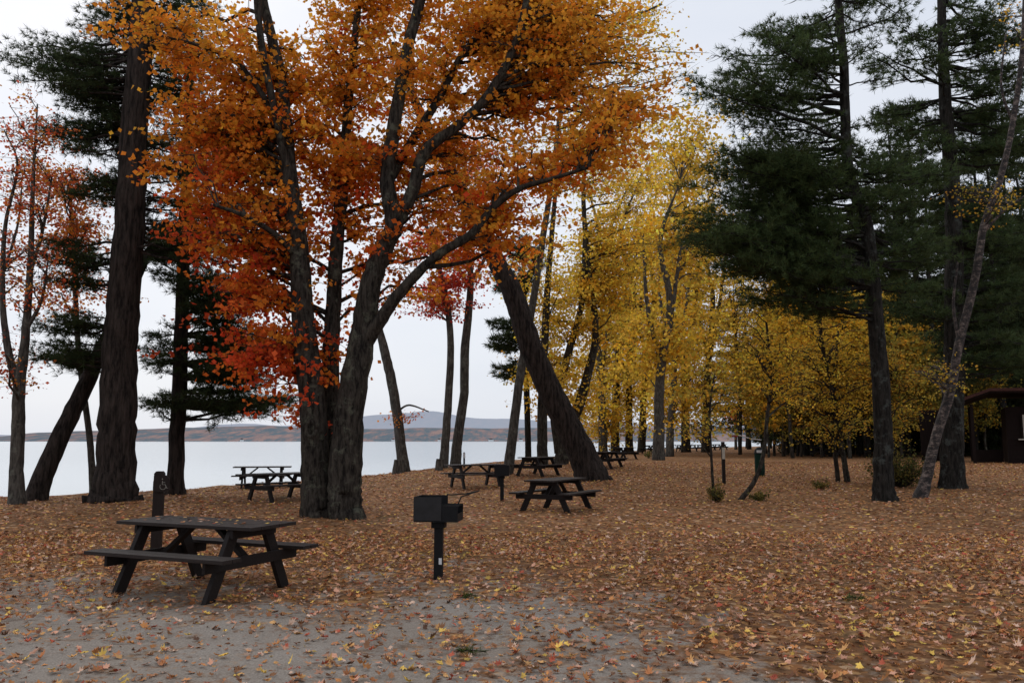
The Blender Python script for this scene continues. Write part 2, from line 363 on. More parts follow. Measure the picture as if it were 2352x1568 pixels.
# ------------------------------------------------------------ the central maple
mp, mpl = tree('maple_tree', 'big multi-stemmed maple with orange crown in the middle, behind the nearest picnic table', 'maple tree', (765,1188), [
 [(730,1200,0,42),(727,1150,0,38),(724,1080,0,36),(722,1000,0,35),(712,860,0,33),(696,720,0,29),(688,600,0,26),(680,520,0,24),(665,400,0,20),(655,290,.1,19),(645,180,.2,17),(625,90,.3,14),(600,-20,.4,12),(580,-160,.5,8)],
 [(800,1205,-.2,46),(793,1150,-.2,43),(793,1080,-.2,42),(802,960,-.2,38),(825,820,-.2,35),(838,740,-.2,31),(855,640,-.3,28),(885,560,-.3,26),(903,515,-.3,23),(890,420,-.3,20),(900,320,-.3,19),(915,230,-.3,17),(935,120,-.2,16),(965,0,0,14),(990,-140,0,10)],
 [(765,1195,.5,36),(760,1000,.6,27),(758,860,.6,23),(765,700,.8,20),(775,560,.8,18),(788,430,1,15),(795,300,1,13),(805,180,1.1,11),(820,40,1.2,9),(835,-120,1.2,6)],
 [(900,530,-.3,20),(945,445,-.4,17),(975,350,-.5,16),(1050,290,-.5,13),(1120,220,-.6,12),(1180,110,-.6,11),(1215,-20,-.6,9),(1240,-130,-.6,6)],
 [(893,415,-.3,14),(945,325,.2,12),(1000,240,.2,11),(1060,130,.3,9),(1120,60,.3,8),(1200,-20,.3,6)],
 [(828,800,-.2,23),(870,740,-.4,18),(920,670,-.6,15),(1000,590,-.8,12),(1080,540,-1,11),(1130,480,-1,10),(1190,435,-1.2,8),(1270,410,-1.3,6),(1350,385,-1.4,4)],
 [(668,430,0,12),(632,260,-.3,10),(603,120,-.4,10),(590,0,-.4,9),(585,-120,-.4,7)],
 [(690,600,0,10),(640,545,-.5,8),(570,500,-1,6),(490,470,-1.5,4)],
 [(655,300,0,9),(560,160,-.5,7),(470,110,-1,5),(360,80,-1.3,3)],
 ], [(480,110,190,90,1.5),(400,290,70,50,.7),(470,370,130,90,1.3),(530,530,150,90,1.6),(520,650,70,40,.6),(585,790,80,80,.8,.6,1.5),(660,930,25,40,.10,.6,.6),(600,230,170,120,1.7),(850,180,250,220,3.2),(1060,60,290,150,3.0),
 (1290,190,250,180,3.0),(1080,400,270,120,2.2),(1180,540,120,60,.8),(1000,640,80,60,.3),(800,450,170,180,1.6),(790,760,50,60,.06,1.2,.5),(1430,240,120,120,1.1),(760,-80,520,80,1.3),(1340,60,180,90,1.2),(1330,350,130,60,.6)],
 370, 10, 20, .82, .13, maplecol, M_maple, seg=20, lump=.035, dd0=1.8, tight=.16)
m = MB(); kc = P(716, 985, mp.location.y-.42)-np.array(mp.location)
m.tube([kc+np.array([.10*math.cos(a), -.05*abs(math.sin(a)), .17*math.sin(a)]) for a in np.linspace(0, 2*PI, 13)], [.045]*13, 7, lump=.1); m.build('knot', M_maple, mp, smooth=True)

# ------------------------------------------------------------ pines at the left
pkw = dict(K=13, L=.21, w=.009, sp=.14, subs=19, nbase=(.030,.048,.020))
pine('pine_tree', 'tall thick-trunked pine at left, right of the leaning trunk', (262,1150),
 [(262,1165,0,58),(264,1120,0,50),(266,1050,0,47),(270,950,0,46),(277,800,0,43),(287,650,0,40),(298,500,0,38),(306,350,0,35),(316,200,0,33),(326,60,0,30),(335,-120,0,24),(345,-400,0,14)],
 [(110,170,120,60,1.4,.5,2),(60,140,60,30,.5),(150,310,120,60,1.3,.5,2),(400,40,160,70,2,1,2),(270,90,120,90,1.8,1.5,1.5),(440,200,140,100,2.4,1,2),(230,260,100,70,1.4,1.5,1.5),(190,450,110,60,1.1,.5,2),(420,400,150,110,2.6,1.5,2),(160,610,110,60,1.5,.5,2),(120,790,90,80,1.4,.5,1.5),(340,-150,220,110,1),(450,540,120,80,1.6,1.2,2)],
 200, M_pine, **pkw)
pine('pine_tree', 'slimmer pine behind the post with wheelchair sign, its boughs drooping over the lake', (402,1135),
 [(402,1145,0,24),(404,1080,0,20),(412,900,0,19),(418,700,0,17),(425,500,0,15),(432,300,0,12),(440,100,0,8)],
 [(500,330,120,120,1.3),(450,540,140,90,1.6),(530,690,120,50,1.8),(570,850,110,45,2.2),(450,925,120,35,2),(620,930,90,20,1.3),(360,570,80,80,1),(400,150,160,100,1),(560,780,110,40,1.8),(360,800,60,60,1),(480,640,110,50,1.2)],
 200, M_pine, **pkw)
tree('leaning_tree', 'leaning bare trunk left of the big pine, tilted over the shore', 'tree', (85,1148), [
 [(80,1160,0,28),(100,1090,.2,25),(145,990,.5,23),(195,890,.8,21),(235,800,1.2,18),(290,690,1.8,14),(350,560,2.4,9)]],
 [(230,640,80,50,1,1.5,1)], 4, 4, 5, .4, .09, redp, M_pine)
tree('thin_tree', 'thin forked tree with sparse red leaves at the left edge', 'tree', (40,1158), [
 [(40,1168,0,22),(38,1080,0,17),(42,960,0,16),(45,880,0,15),(58,780,0,11),(70,600,0,8),(76,420,0,5),(86,240,0,2)],
 [(42,890,0,11),(18,800,0,9),(6,680,0,7),(12,520,0,5),(40,380,0,3),(10,300,0,1.5)],
 [(66,640,0,5),(100,520,0,4),(120,400,0,2)],[(58,760,0,6),(95,690,0,4),(110,600,0,2)],[(10,620,0,4),(40,520,0,3),(50,430,0,1.5)]],
 [(90,420,80,100,1),(40,600,60,120,1),(20,820,50,60,.6),(70,300,70,60,.4),(20,230,60,50,.2)], 70, 7, 9, .6, .09, redo, M_grey)
tree('maple_tree', 'orange-leaved tree half hidden behind the big left pine', 'tree', (205,1138), [
 [(215,1142,0,9),(205,1000,0,8),(180,800,0,7),(170,600,0,6),(160,420,0,4)]],
 [(150,420,90,60,1),(180,540,90,70,1),(140,650,60,50,.6)], 46, 8, 15, .7, .1, orgp, M_grey)

# ------------------------------------------------------------ shore trees in the middle
tree('leaning_tree', 'massive trunk leaning left over the tables, right of the centre', 'tree', (1345,1102), [
 [(1362,1112,0,46),(1345,1060,0,38),(1300,970,0,34),(1255,880,0,32),(1215,780,0,30),(1180,680,0,28),(1140,600,0,25),(1085,500,0,21),(1030,380,0,17),(960,250,0,13),(900,100,0,8)]],
 [(1060,330,150,120,1),(930,180,120,100,1)], 30, 7, 14, .8, .13, orgp, M_pine, seg=18)
tree('thin_tree', 'thin crooked tree at the shore with bare trunk, right of the central maple', 'tree', (925,1086), [
 [(930,1095,0,17),(922,1030,0,14),(912,950,0,13),(898,870,0,13),(882,800,0,12),(868,740,0,9),(850,640,0,7)],
 [(912,945,0,3),(940,930,0,2.5),(985,945,0,1.5)]], [(870,620,70,70,1),(930,945,45,10,.3)], 14, 6, 7, .6, .12, orgp, M_grey)
tree('thin_tree', 'slim upright trunk at the water with red leaves, left one of the slim pair', 'tree', (1018,1075), [
 [(1018,1082,0,13),(1024,1000,0,11),(1032,880,0,10),(1034,760,0,9),(1020,660,0,8),(990,560,0,6),(965,460,0,4)]],
 [(980,670,60,60,1.4),(1000,560,80,60,1)], 40, 8, 13, .8, .15, redp, M_grey)
tree('thin_tree', 'slim trunk at the water forking high up, right one of the slim pair', 'tree', (1045,1073), [
 [(1045,1082,0,15),(1052,1000,0,13),(1066,900,0,12),(1068,800,0,12),(1078,700,0,10),(1080,620,0,8),(1065,520,0,6),(1070,350,0,5)],
 [(1080,650,0,6),(1110,600,0,5),(1140,500,0,4)],[(1076,660,0,5),(1045,600,0,4),(1000,520,0,3)]],
 [(1060,600,90,60,1),(1090,420,120,120,1)], 40, 7, 12, .8, .15, redp, M_grey)
tree('thin_tree', 'slender grey trunk leaning slightly right, left of the massive leaning trunk', 'tree', (1168,1088), [
 [(1165,1096,0,15),(1175,1020,0,13),(1190,900,0,12),(1205,800,0,11),(1225,690,0,10),(1245,560,0,9),(1270,400,0,7),(1300,200,0,6),(1380,80,0,4),(1520,10,0,3)]],
 [(1300,400,110,120,1),(1240,600,60,60,.3),(1500,170,150,140,1.2),(1420,60,150,70,.8)], 60, 8, 12, 1.1, .15, yel, M_grey)
tree('tree', 'dark upright trunk behind the foot of the massive leaning trunk', 'tree', (1247,1072), [
 [(1247,1080,0,15),(1246,1000,0,14),(1246,920,0,13),(1250,800,0,11),(1262,600,0,8),(1280,400,0,5)]],
 [(1260,700,80,100,1),(1290,850,60,70,.7)], 26, 7, 16, .9, .15, yel, M_maple)
tree('tree', 'forked yellow maple whose stems rise right behind the massive leaning trunk', 'tree', (1290,1066), [
 [(1285,1076,0,20),(1300,1010,0,17),(1330,930,0,14),(1350,860,0,12),(1368,760,0,9),(1350,600,0,7),(1340,430,0,6),(1360,300,0,4)],
 [(1285,1040,0,14),(1275,940,0,13),(1300,830,0,11),(1335,700,0,8),(1345,520,0,6)]],
 [(1330,700,130,130,1.6),(1300,880,110,70,.8),(1400,560,130,160,1.6),(1380,340,140,120,1),(1230,800,60,80,.4)], 120, 9, 18, 1.2, .17, yel, M_maple, dd0=1.4, tight=.20)
pine('pine_tree', 'small dark pine at the shore with bare lower trunk, among the yellow trees', (1215,1062),
 [(1214,1070,0,8),(1210,900,0,8),(1205,700,0,7),(1200,560,0,3)], [(1170,650,50,40,1),(1150,760,50,50,1),(1230,620,50,50,.7),(1160,850,35,25,.4),(1200,570,30,30,.5)], 60, M_pine2, K=12, L=.4, w=.025, sp=.28, subs=13, nbase=(.028,.045,.02))

rows = [((1385,1042),9,-6,[(1390,780,110,180,1),(1400,950,80,50,.5)]),((1412,1040),9,6,[(1430,600,120,150,1),(1420,850,100,100,.8)]),
 ((1445,1040),8,0,[(1440,760,110,150,1),(1470,430,120,140,1)]),((1474,1037),8,8,[(1510,640,120,150,1),(1490,880,90,80,.6)]),
 ((1512,1056),12,5,[(1540,540,130,140,1),(1550,290,110,150,.9),(1520,780,100,110,.8)]),((1538,1048),8,10,[(1570,720,110,130,1),(1540,900,80,70,.6),(1600,450,100,130,.8)]),
 ((1575,1038),9,-4,[(1580,600,110,150,1),(1590,850,90,110,.8)]),((1620,1038),8,6,[(1630,700,110,130,1),(1650,880,90,80,.8),(1660,520,90,110,.8)])]
ylab = ['first yellow tree in the far row, just right of the massive leaning trunk','second yellow tree in the far row from the leaning trunk','third yellow tree in the far row from the leaning trunk',
 'fourth yellow tree in the far row, just left of the thickest grey trunk','pale grey-trunked yellow tree, thickest and nearest of the far row','sixth yellow tree in the far row, just right of the thickest grey trunk','seventh yellow tree in the far row, short of the notice post','last yellow tree of the far row, above the notice post']
for ri, ((b, r, lean, bl), lb) in enumerate(zip(rows, ylab)):
    x, y = b; j1, j2 = random.uniform(-18, 18), random.uniform(-25, 25)
    tree('yellow_tree', lb, 'tree', b, [[(x,y+4,0,r*1.4),(x+lean*.3,y-80,0,r*1.15),(x+lean,y-200,0,r),(x+lean*2+j1,y-360,0,r*.8),(x+lean*2.2+j2,y-500,0,r*.55),(x+lean*3+j1*2,y-640,0,r*.15)],
      [(x+lean,y-190,0,r*.7),(x+lean+25,y-330,0,r*.6),(x+lean+45,y-480,0,r*.3)],[(x+lean,y-230,0,r*.6),(x+lean-30,y-350,0,r*.5),(x+lean-40,y-520,0,r*.2)]], bl, 84, 8, 16, 1.9, .26, yel, M_grey if ri in (0,4,5) else M_maple, 'row of yellow trees beyond the tables', seg=8, dd0=2.5, tight=.19)
tree('orange_tree', 'small orange tree low beyond the farthest picnic tables', 'tree', (1690,1032), [[(1690,1035,0,4),(1690,980,0,3),(1695,930,0,2)]], [(1690,950,35,30,1)], 14, 7, 14, 1.4, .25, orgp, M_grey)

# ------------------------------------------------------------ right-hand pines and birch
pkr = dict(K=13, L=.21, w=.009, sp=.14, nbase=(.050,.080,.030))
pine('pine_tree', 'dark pine with wide layered boughs, left trunk of the right-hand group', (2028,1150),
 [(2032,1162,0,30),(2028,1110,0,25),(2028,1000,0,23),(2022,860,0,22),(2012,740,0,20),(2002,620,0,19),(1985,500,0,17),(1950,400,0,15),(1942,280,0,13),(1938,150,0,12),(1925,0,0,10),(1915,-200,0,6)],
 [(1730,480,190,80,2.4,0,3),(1630,550,140,50,1.8,0,3),(1760,600,190,50,2.2,0,3),(1850,340,210,80,2.2,0,3),(1760,120,180,80,1.7,0,3),(1960,50,200,80,1.7,0,3),(2080,430,130,90,1.4,1,3),(1790,700,160,30,1,0,3),(2090,600,120,80,1,1,3),(1690,380,150,50,1.6,0,3),(1900,220,200,60,1.6,0,3),(1920,-90,220,80,.8,0,3),(1660,220,100,50,.6,0,3)],
 215, M_pine2, subs=19, dead=.07, **pkr)
pine('pine_tree', 'dark upright pine between the layered pine and the shed', (2187,1122),
 [(2187,1134,0,34),(2186,1090,0,29),(2188,950,0,27),(2192,800,0,25),(2192,600,0,22),(2185,400,0,19),(2172,250,0,16),(2165,100,0,13),(2160,-60,0,9)],
 [(2270,80,150,90,1.2,0,3),(2070,120,140,80,1,0,3),(2310,330,130,100,1.6,1,3),(2280,520,150,90,2,1,3),(2120,300,150,60,1.2,1,3),(2290,680,130,70,1.8,1,3),(2110,700,110,60,1.1,1,3),(2340,180,100,80,1.3,0,3),(2170,820,110,40,.7,1,3),(2320,800,110,50,1.1,1,3),(2120,480,110,70,1.1,1.5,2)],
 210, M_pine2, subs=16, dead=.18, K=13, L=.24, w=.012, sp=.16, nbase=(.048,.077,.030))
tree('birch_tree', 'reddish-white birch trunk leaning right in front of the dark pines', 'birch tree', (2118,1140), [
 [(2112,1152,-.6,26),(2128,1100,-.6,19),(2148,1010,-.6,17),(2182,900,-.6,16),(2203,790,-.7,15),(2240,640,-.8,14),(2260,520,-.9,13),(2300,400,-1,11),(2330,260,-1.1,10),(2350,100,-1.2,9),(2356,-100,-1.2,7)],
 [(2205,800,-.7,7),(2190,700,-.6,5),(2200,600,-.6,3)],[(2262,530,-.9,6),(2310,480,-1,4),(2370,440,-1.2,3)],[(2330,290,-1,6),(2300,200,-1,4),(2310,80,-1,3)]], [(2130,850,50,30,1),(2330,60,60,60,.4),(2250,450,80,60,.5)], 22, 6, 7, .5, .08, yelg, M_birch, seg=12, rs=.64, lump=.05)

sap = [((1642,1150),[(1640,1155,0,4),(1634,1050,0,3.5),(1630,950,0,3),(1640,860,0,2)],[(1650,880,60,80,1),(1600,960,40,30,.3)],14,yelg,'thin straight sapling left of the curved sapling'),
 ((1700,1148),[(1695,1155,0,7),(1730,1110,0,6),(1752,1050,0,5.5),(1762,960,0,5),(1772,860,0,4),(1760,740,0,3)],[(1750,780,100,100,1),(1800,860,60,60,.6)],34,yel,'curved sapling bowing out over the leaves, in front of the green bin'),
 ((1948,1108),[(1948,1114,0,8),(1935,1030,0,6.5),(1912,900,0,6),(1888,790,0,5),(1882,690,0,4)],[(1890,780,130,110,1),(1960,900,90,80,.8)],50,yel,'leaning sapling with yellow leaves beside the left dark pine'),
 ((1925,1106),[(1926,1110,0,6),(1915,1000,0,5),(1915,880,0,4),(1925,760,0,3)],[(1840,860,120,100,1),(1900,970,100,50,.6)],50,yelg,'second thin sapling close beside the leaning yellow sapling'),
 ((2010,1110),[(2010,1114,0,5),(2030,1000,0,4),(2060,860,0,3)],[(2070,920,80,100,1),(2000,820,60,70,.7)],44,yelg,'small sapling with olive-yellow leaves behind the left dark pine'),
 ((1800,1048),[(1800,1052,0,5),(1800,900,0,4),(1795,760,0,3)],[(1790,720,130,120,1),(1760,620,110,90,.8)],60,yel,'young yellow tree behind the green bin'),
 ((1865,1046),[(1865,1050,0,5),(1860,900,0,4),(1870,760,0,3)],[(1880,680,130,110,1),(1840,880,110,90,.8)],60,yelg,'young olive-yellow tree behind the saplings'),
 ((1700,1044),[(1700,1048,0,5),(1700,900,0,4),(1690,760,0,3)],[(1680,700,100,120,1),(1710,860,90,90,1)],60,yel,'young yellow tree behind the rope and notice post')]
for b, sp, bl, nb, cf, lb in sap:
    far = b[1] < 1060
    tree('sapling' if not far else 'young_tree', lb, 'tree', b, [sp], bl, nb, 7, 13 if far else 11, 1.3 if far else .65, .18 if far else .085, cf, M_maple, seg=7, flare=.1, tight=.22)

# ------------------------------------------------------------ forest behind
def local_pine(h, zlo, lmax, nb, group, label, name='pine_tree', K=9, L=.5, w=.034, nbase=(.032,.050,.022), r0=.24, sp=.42):
    t = thing(name, label, 'pine tree', (0,0,0), 0, group)
    pts = [(rng.normal(0, .12)*(i > 0), rng.normal(0, .12)*(i > 0), -.2+(h+.2)*i/8) for i in range(9)]
    pp, rr = smooth_path(pts, np.linspace(r0, .03, 9), 3); m = MB(); m.tube(pp, rr, 8, lump=.03); m.build('trunk', M_pine2, t, smooth=True)
    tips = []
    for i in range(nb):
        u = rng.random(); z = zlo+(h-zlo)*u; a = rng.random()*2*PI; l = lmax*(1-u*.8)*rng.uniform(.55, 1.1)
        tips.append((l*math.cos(a), l*math.sin(a), z+rng.normal(0, .1)*l))
    pine_foliage(np.array(tips), pp, rr, t, (0,0,0), M_pine2, K=K, L=L, w=w, sp=sp, subs=9, nbase=nbase, js=.15); return t
def local_dec(h, cf, name, label, group, nb=50, cr=2.8, cz=.6, lsize=.26, s=1.4, r0=.13):
    t = thing(name, label, 'tree', (0,0,0), 0, group)
    pts = [(rng.normal(0, .15)*(i > 0), rng.normal(0, .15)*(i > 0), -.2+h*.9*i/7) for i in range(8)]
    pr = smooth_path(pts, np.linspace(r0, .03, 8), 3); m = MB(); m.tube(pr[0], pr[1], 7, lump=.03); m.build('trunk', M_maple, t, smooth=True)
    tips = [unit(rng.standard_normal(3))*rng.random()**.4*[cr, cr, h*.38]+[0, 0, h*cz] for _ in range(nb)]
    dec_foliage(np.array(tips), [pr], s, 7, 13, cf, lsize, t, (0,0,0), M_maple, twig=False, tight=.22); return t
def dup(root, loc, rz, sc):
    r = root.copy(); COL.objects.link(r); r.location = loc; r.rotation_euler = (0, 0, rz); r.scale = (sc,)*3
    for ch in list(root.children):
        c = ch.copy(); COL.objects.link(c); c.parent = r
    return r
GP = 'tall pines of the dark forest'; LBP = 'tall dark pine in the forest that closes off the right side'
GY = 'young pines of the forest edge'; LBY = 'young bushy pine at the dark forest edge'
GD = 'yellow trees inside the forest'; LBD = 'yellow-leaved tree among the dark pines of the forest'
pA = [local_pine(22, 3.5, 4.6, 110, GP, LBP), local_pine(19, 2.5, 4.2, 100, GP, LBP, r0=.2), local_pine(24, 6, 4.8, 105, GP, LBP, r0=.28)]
pY = [local_pine(7, .5, 2.4, 70, GY, LBY, r0=.09, L=.4, w=.035, sp=.3), local_pine(5, .3, 2.0, 60, GY, LBY, r0=.07, L=.4, w=.035, sp=.3)]
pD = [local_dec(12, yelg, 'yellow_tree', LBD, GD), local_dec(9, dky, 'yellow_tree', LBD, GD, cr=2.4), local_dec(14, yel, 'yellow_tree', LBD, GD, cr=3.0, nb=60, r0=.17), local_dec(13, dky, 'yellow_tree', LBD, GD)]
placed = []; used = set()
def put(o, px, d, s_):
    x = (px-1176)/F*d; placed.append((x, d)); loc = (x, d, float(gz(x, d))); rz = random.uniform(0, 6.28)
    if o.name not in used: used.add(o.name); o.location = loc; o.rotation_euler = (0, 0, rz); o.scale = (s_,)*3
    else: dup(o, loc, rz, s_)
def scatter(protos, n, pr, dr, sc, md=1.8):
    k = 0; tries = 0
    while k < n and tries < 6000:
        tries += 1
        px = random.uniform(*pr); d = random.uniform(*dr); x = (px-1176)/F*d
        if 20 < x < 42 and 36 < d < 57: continue
        if px < 1740 and d < 95: continue
        if d < 58 and px < 1960: continue
        if any((x-a)**2+(d-b)**2 < md*md for a, b in placed): continue
        put(protos[k % len(protos)], px, d, random.uniform(*sc)); k += 1
for px, d, s_ in ((1985,61,1.0),(2075,63,1.15),(2150,60,1.05),(2230,62,1.2),(2300,60,1.1),(2370,63,1.2),(2440,60,1.1),(1900,70,.95),(2120,68,1.25),(2270,70,1.3),(2345,72,1.3),(1840,74,.9)):
    put(pA[int(px) % 3], px, d, s_)
for px, d, s_, k in ((1760,60,.75,0),(1815,58,.85,2),(1880,60,.8,0),(1945,57,.9,2),(2010,58,.75,3),(2065,57,.85,0),(2120,57,.7,3),(2050,62,1.05,3),(1900,64,1.1,0),(2180,58.5,.6,1),(2260,59,.7,3)):
    put(pD[k], px, d, s_)
scatter(pD, 20, (1660, 2200), (62, 82), (.7, 1.1), 2.2)
scatter(pA, 34, (1800, 2600), (66, 90), (.8, 1.15), 3)
scatter(pA, 48, (1620, 2600), (90, 140), (.85, 1.25), 3)
scatter(pY, 54, (1720, 2500), (60, 100), (.8, 1.6))

def bush(label, bpos, rpx, hpx, n, cf, ls=.06, name='bush'):
    b = G(*bpos); d = b[1]; t = thing(name, label, 'bush', b); Rr = rpx*d/F; Hh = hpx*d/F; mb = MB(); cs = []; cc = []
    for i in range(n):
        a = rng.random()*2*PI; rr = Rr*rng.random()**.5; tip = np.array([rr*math.cos(a), rr*math.sin(a), Hh*rng.uniform(.35, 1)*(1-.5*(rr/Rr)**2)])
        mb.tube([tip*[.15, .15, 0], tip*[.6, .6, .6], tip], [.008, .006, .003], 4, cap=False)
        m = 16; c = tip*rng.uniform(.35, 1.05, (m, 1))+rng.standard_normal((m, 3))*.09*Rr; c[:, 2] = np.maximum(c[:, 2], .02); cs.append(c); cc.append(np.repeat(cf(tip)[None], m, 0)*rng.uniform(.7, 1.3, (m, 1)))
    mb.build('stems', M_maple, t); leaves('foliage', np.concatenate(cs), np.concatenate(cc), ls, M_leaf, t)
olive = pal([(.12,.115,.035),(.19,.15,.04),(.26,.18,.045),(.08,.095,.03)])
bush('olive shrub between the left dark pine and the birch', (2065,1118), 72, 105, 180, olive, .08)
bush('low shrub growing at the foot of the thin straight sapling', (1650,1152), 28, 60, 30, olive)
bush('low weedy shrub right of the curved sapling', (1745,1150), 32, 30, 26, olive)
bush('small green shrub left of the leaning yellow sapling', (1888,1122), 26, 26, 24, olive)
bush('tiny brown shrub at the foot of the thickest grey yellow-tree trunk', (1490,1052), 16, 22, 16, olive, .09)

# ------------------------------------------------------------ picnic tables
def make_table(L=1.96):
    t = newobj('picnic_table', None)
    m = MB()
    for i in range(5): m.box((rng.normal(0, .004), -.30+.15*i, .735), (L, .142, .038))
    m.build('tabletop', M_tabletop, t, bevel=.004)
    for s_ in (-1, 1):
        m = MB(); [m.box((rng.normal(0, .004), s_*(.57+.14*k), .445), (L, .132, .04)) for k in (0, 1)]
        m.build('seat', M_tabletop, t, bevel=.004)
    for e in (-1, 1):
        x = e*(L/2-.34)
        for s_ in (-1, 1):
            m = MB(); a, b = np.array([x, s_*.25, .714]), np.array([x, s_*.60, -.02]); dy = .072
            m.add([(x-.03, a[1]-dy, a[2]), (x+.03, a[1]-dy, a[2]), (x+.03, a[1]+dy, a[2]), (x-.03, a[1]+dy, a[2]), (x-.03, b[1]-dy, b[2]), (x+.03, b[1]-dy, b[2]), (x+.03, b[1]+dy, b[2]), (x-.03, b[1]+dy, b[2])],
                  [(0,1,2,3),(7,6,5,4),(4,5,1,0),(5,6,2,1),(6,7,3,2),(7,4,0,3)])
            m.build('leg', M_table, t, bevel=.004)
        m = MB(); m.box((x+e*.052, 0, .365), (.04, 1.46, .115)); m.build('seat_support', M_table, t, bevel=.004)
        m = MB(); m.box((x+e*.052, 0, .665), (.04, .70, .09)); m.build('top_support', M_table, t, bevel=.004)
        m = MB(); m.bar((x-e*.03, 0, .36), (e*.16, 0, .71), .09, .05); m.build('brace', M_table, t, bevel=.004)
    return t
tb = make_table()
def place_table(o, loc, rz, label, group='brown wooden picnic tables'):
    o.location = tuple(float(v) for v in loc); o.rotation_euler = (0, 0, rz); tag(o, label, 'picnic table', group)
ft = [G(280,1355), G(432,1332), G(487,1384), G(632,1350)]
c0 = sum(ft)/4; v0 = (ft[2]-ft[0])+(ft[3]-ft[1]); rz0 = math.atan2(v0[1], v0[0])
place_table(tb, (c0[0]+.04, c0[1], gz(c0[0], c0[1])+.0), rz0, 'large dark picnic table nearest the camera on sandy ground, left foreground')
tabs = [((602,1120),R(12),'shoreline picnic table, the farther of the two left of the central maple'),((645,1148),R(48),'nearer picnic table just left of the central maple trunk'),
 ((1092,1118),R(25),'picnic table beside the distant grill, centre of the shore'),((1278,1172),R(62),'picnic table in the middle ground right of the near grill'),
 ((1236,1092),R(58),'small-looking picnic table behind, left of the massive leaning trunk'),((1390,1074),R(60),'picnic table immediately right of the massive leaning trunk'),
 ((1432,1054),R(50),'second picnic table right of the massive leaning trunk'),((1893,1048),R(30),'lone far picnic table between the bin and the saplings')]
def dupt(loc, rz, label, group='brown wooden picnic tables'):
    r = tb.copy(); COL.objects.link(r)
    for ch in list(tb.children):
        c = ch.copy(); COL.objects.link(c); c.parent = r
    place_table(r, loc, rz, label, group)
for b, a, lb in tabs: dupt(G(*b), a, lb)
for px, py in ((1495,1040),(1548,1037),(1572,1035),(1600,1036),(1628,1034),(1655,1033)):
    dupt(G(px, py), R(random.uniform(0, 80)), 'tiny far picnic table in the shade beyond the yellow trees', 'farthest picnic tables')

# ------------------------------------------------------------ pedestal grills
def make_grill():
    t = newobj('pedestal_grill', None)
    m = MB(); m.box((0, 0, .30), (.10, .10, .74)); m.build('post', M_grill, t, bevel=.006)
    m = MB(); m.box((0, 0, .64), (.16, .16, .07)); m.build('collar', M_grill, t, bevel=.005)
    m = MB(); prof = [(-.27,.69),(.26,.69),(.26,.88),(.07,.88),(.07,.98),(-.27,.98)]
    m.prism(prof, -.2, -.192); m.prism(prof, .192, .2); m.box((-.266, 0, .835), (.008, .383, .29)); m.box((0, 0, .694), (.52, .383, .008)); m.box((.256, 0, .74), (.008, .383, .09))
    f = m.build('firebox', M_grill, t)
    m = MB(); m.box((-.10, -.2045, .84), (.33, .006, .27)); m.build('side_plate', M_grillplate, f, bevel=.002)
    m = MB()
    for k in range(12): m.box((.01, -.17+.031*k, .87), (.5, .008, .008))
    m.box((-.22, 0, .861), (.01, .36, .01)); m.box((.23, 0, .861), (.01, .36, .01)); g_ = m.build('grate', M_black, t)
    m = MB(); m.tube([(.06, .16, .99), (.12, .17, .985), (.30, .17, 1.0), (.44, .16, 1.03), (.47, .10, 1.04), (.44, .05, 1.03), (.26, .05, .97), (.22, .05, .875)], [.008]*8, 6); m.build('handle', M_black, g_)
    m = MB(); m.box((.03, -.0545, .22), (.035, .006, .075)); m.build('tag', M_white, t)
    return t
gr = make_grill(); p = G(1007,1330); gr.location = tuple(p); gr.rotation_euler = (0,0,R(-6)); tag(gr, 'black pedestal grill in the foreground beside the nearest table', 'grill', 'pedestal grills')
g2 = gr.copy(); COL.objects.link(g2)
for ch in list(gr.children):
    c = ch.copy(); COL.objects.link(c); c.parent = g2
    for gch in ch.children: d_ = gch.copy(); COL.objects.link(d_); d_.parent = c
g2.location = tuple(G(1153,1150)); g2.rotation_euler = (0,0,R(88)); tag(g2, 'distant pedestal grill standing at the shore picnic table', 'grill', 'pedestal grills')

# ------------------------------------------------------------ wheelchair sign post
p = G(358,1268); t = thing('sign_post', 'brown wooden post with wheelchair symbol behind the nearest table', 'sign post', p, R(10))
m = MB(); m.box((0, 0, .55), (.145, .12, 1.2)); m.prism([(-.0725,1.151),(.0725,1.151),(.0725,1.17),(.045,1.205),(-.045,1.205),(-.0725,1.17)], -.058, .058); m.build('post', M_post, t, bevel=.006)
m = MB(); pl = [(.05+.118*math.cos(a), 1.05+.11*math.sin(a)) for a in np.linspace(0, PI, 11)]+[(-.068, .93),(-.03,.90),(.13,.90),(.168,.93)]
m.prism(pl, -.095, -.062); sb = m.build('sign_board', M_post, t)
m = MB(); y_ = -.099; c_ = (.075, .985)
ar = [(c_[0]+.043*math.cos(a), y_, c_[1]-.005+.043*math.sin(a)) for a in np.linspace(R(140), R(400), 16)]; m.tube(ar, [.004]*16, 5)
m.tube([(c_[0]-.012, y_, 1.065), (c_[0]-.010, y_, 1.01), (c_[0]+.035, y_, 1.008), (c_[0]+.055, y_, .955), (c_[0]+.075, y_, .96)], [.0045]*5, 5); m.tube([(c_[0]-.012, y_, 1.04), (c_[0]+.03, y_, 1.04)], [.004]*2, 5)
m.lathe([(.001,-.010),(.010,-.005),(.011,.004),(.001,.011)], (c_[0]-.012, y_, 1.09), 10)
m.build('wheelchair_symbol', M_symbol, sb)

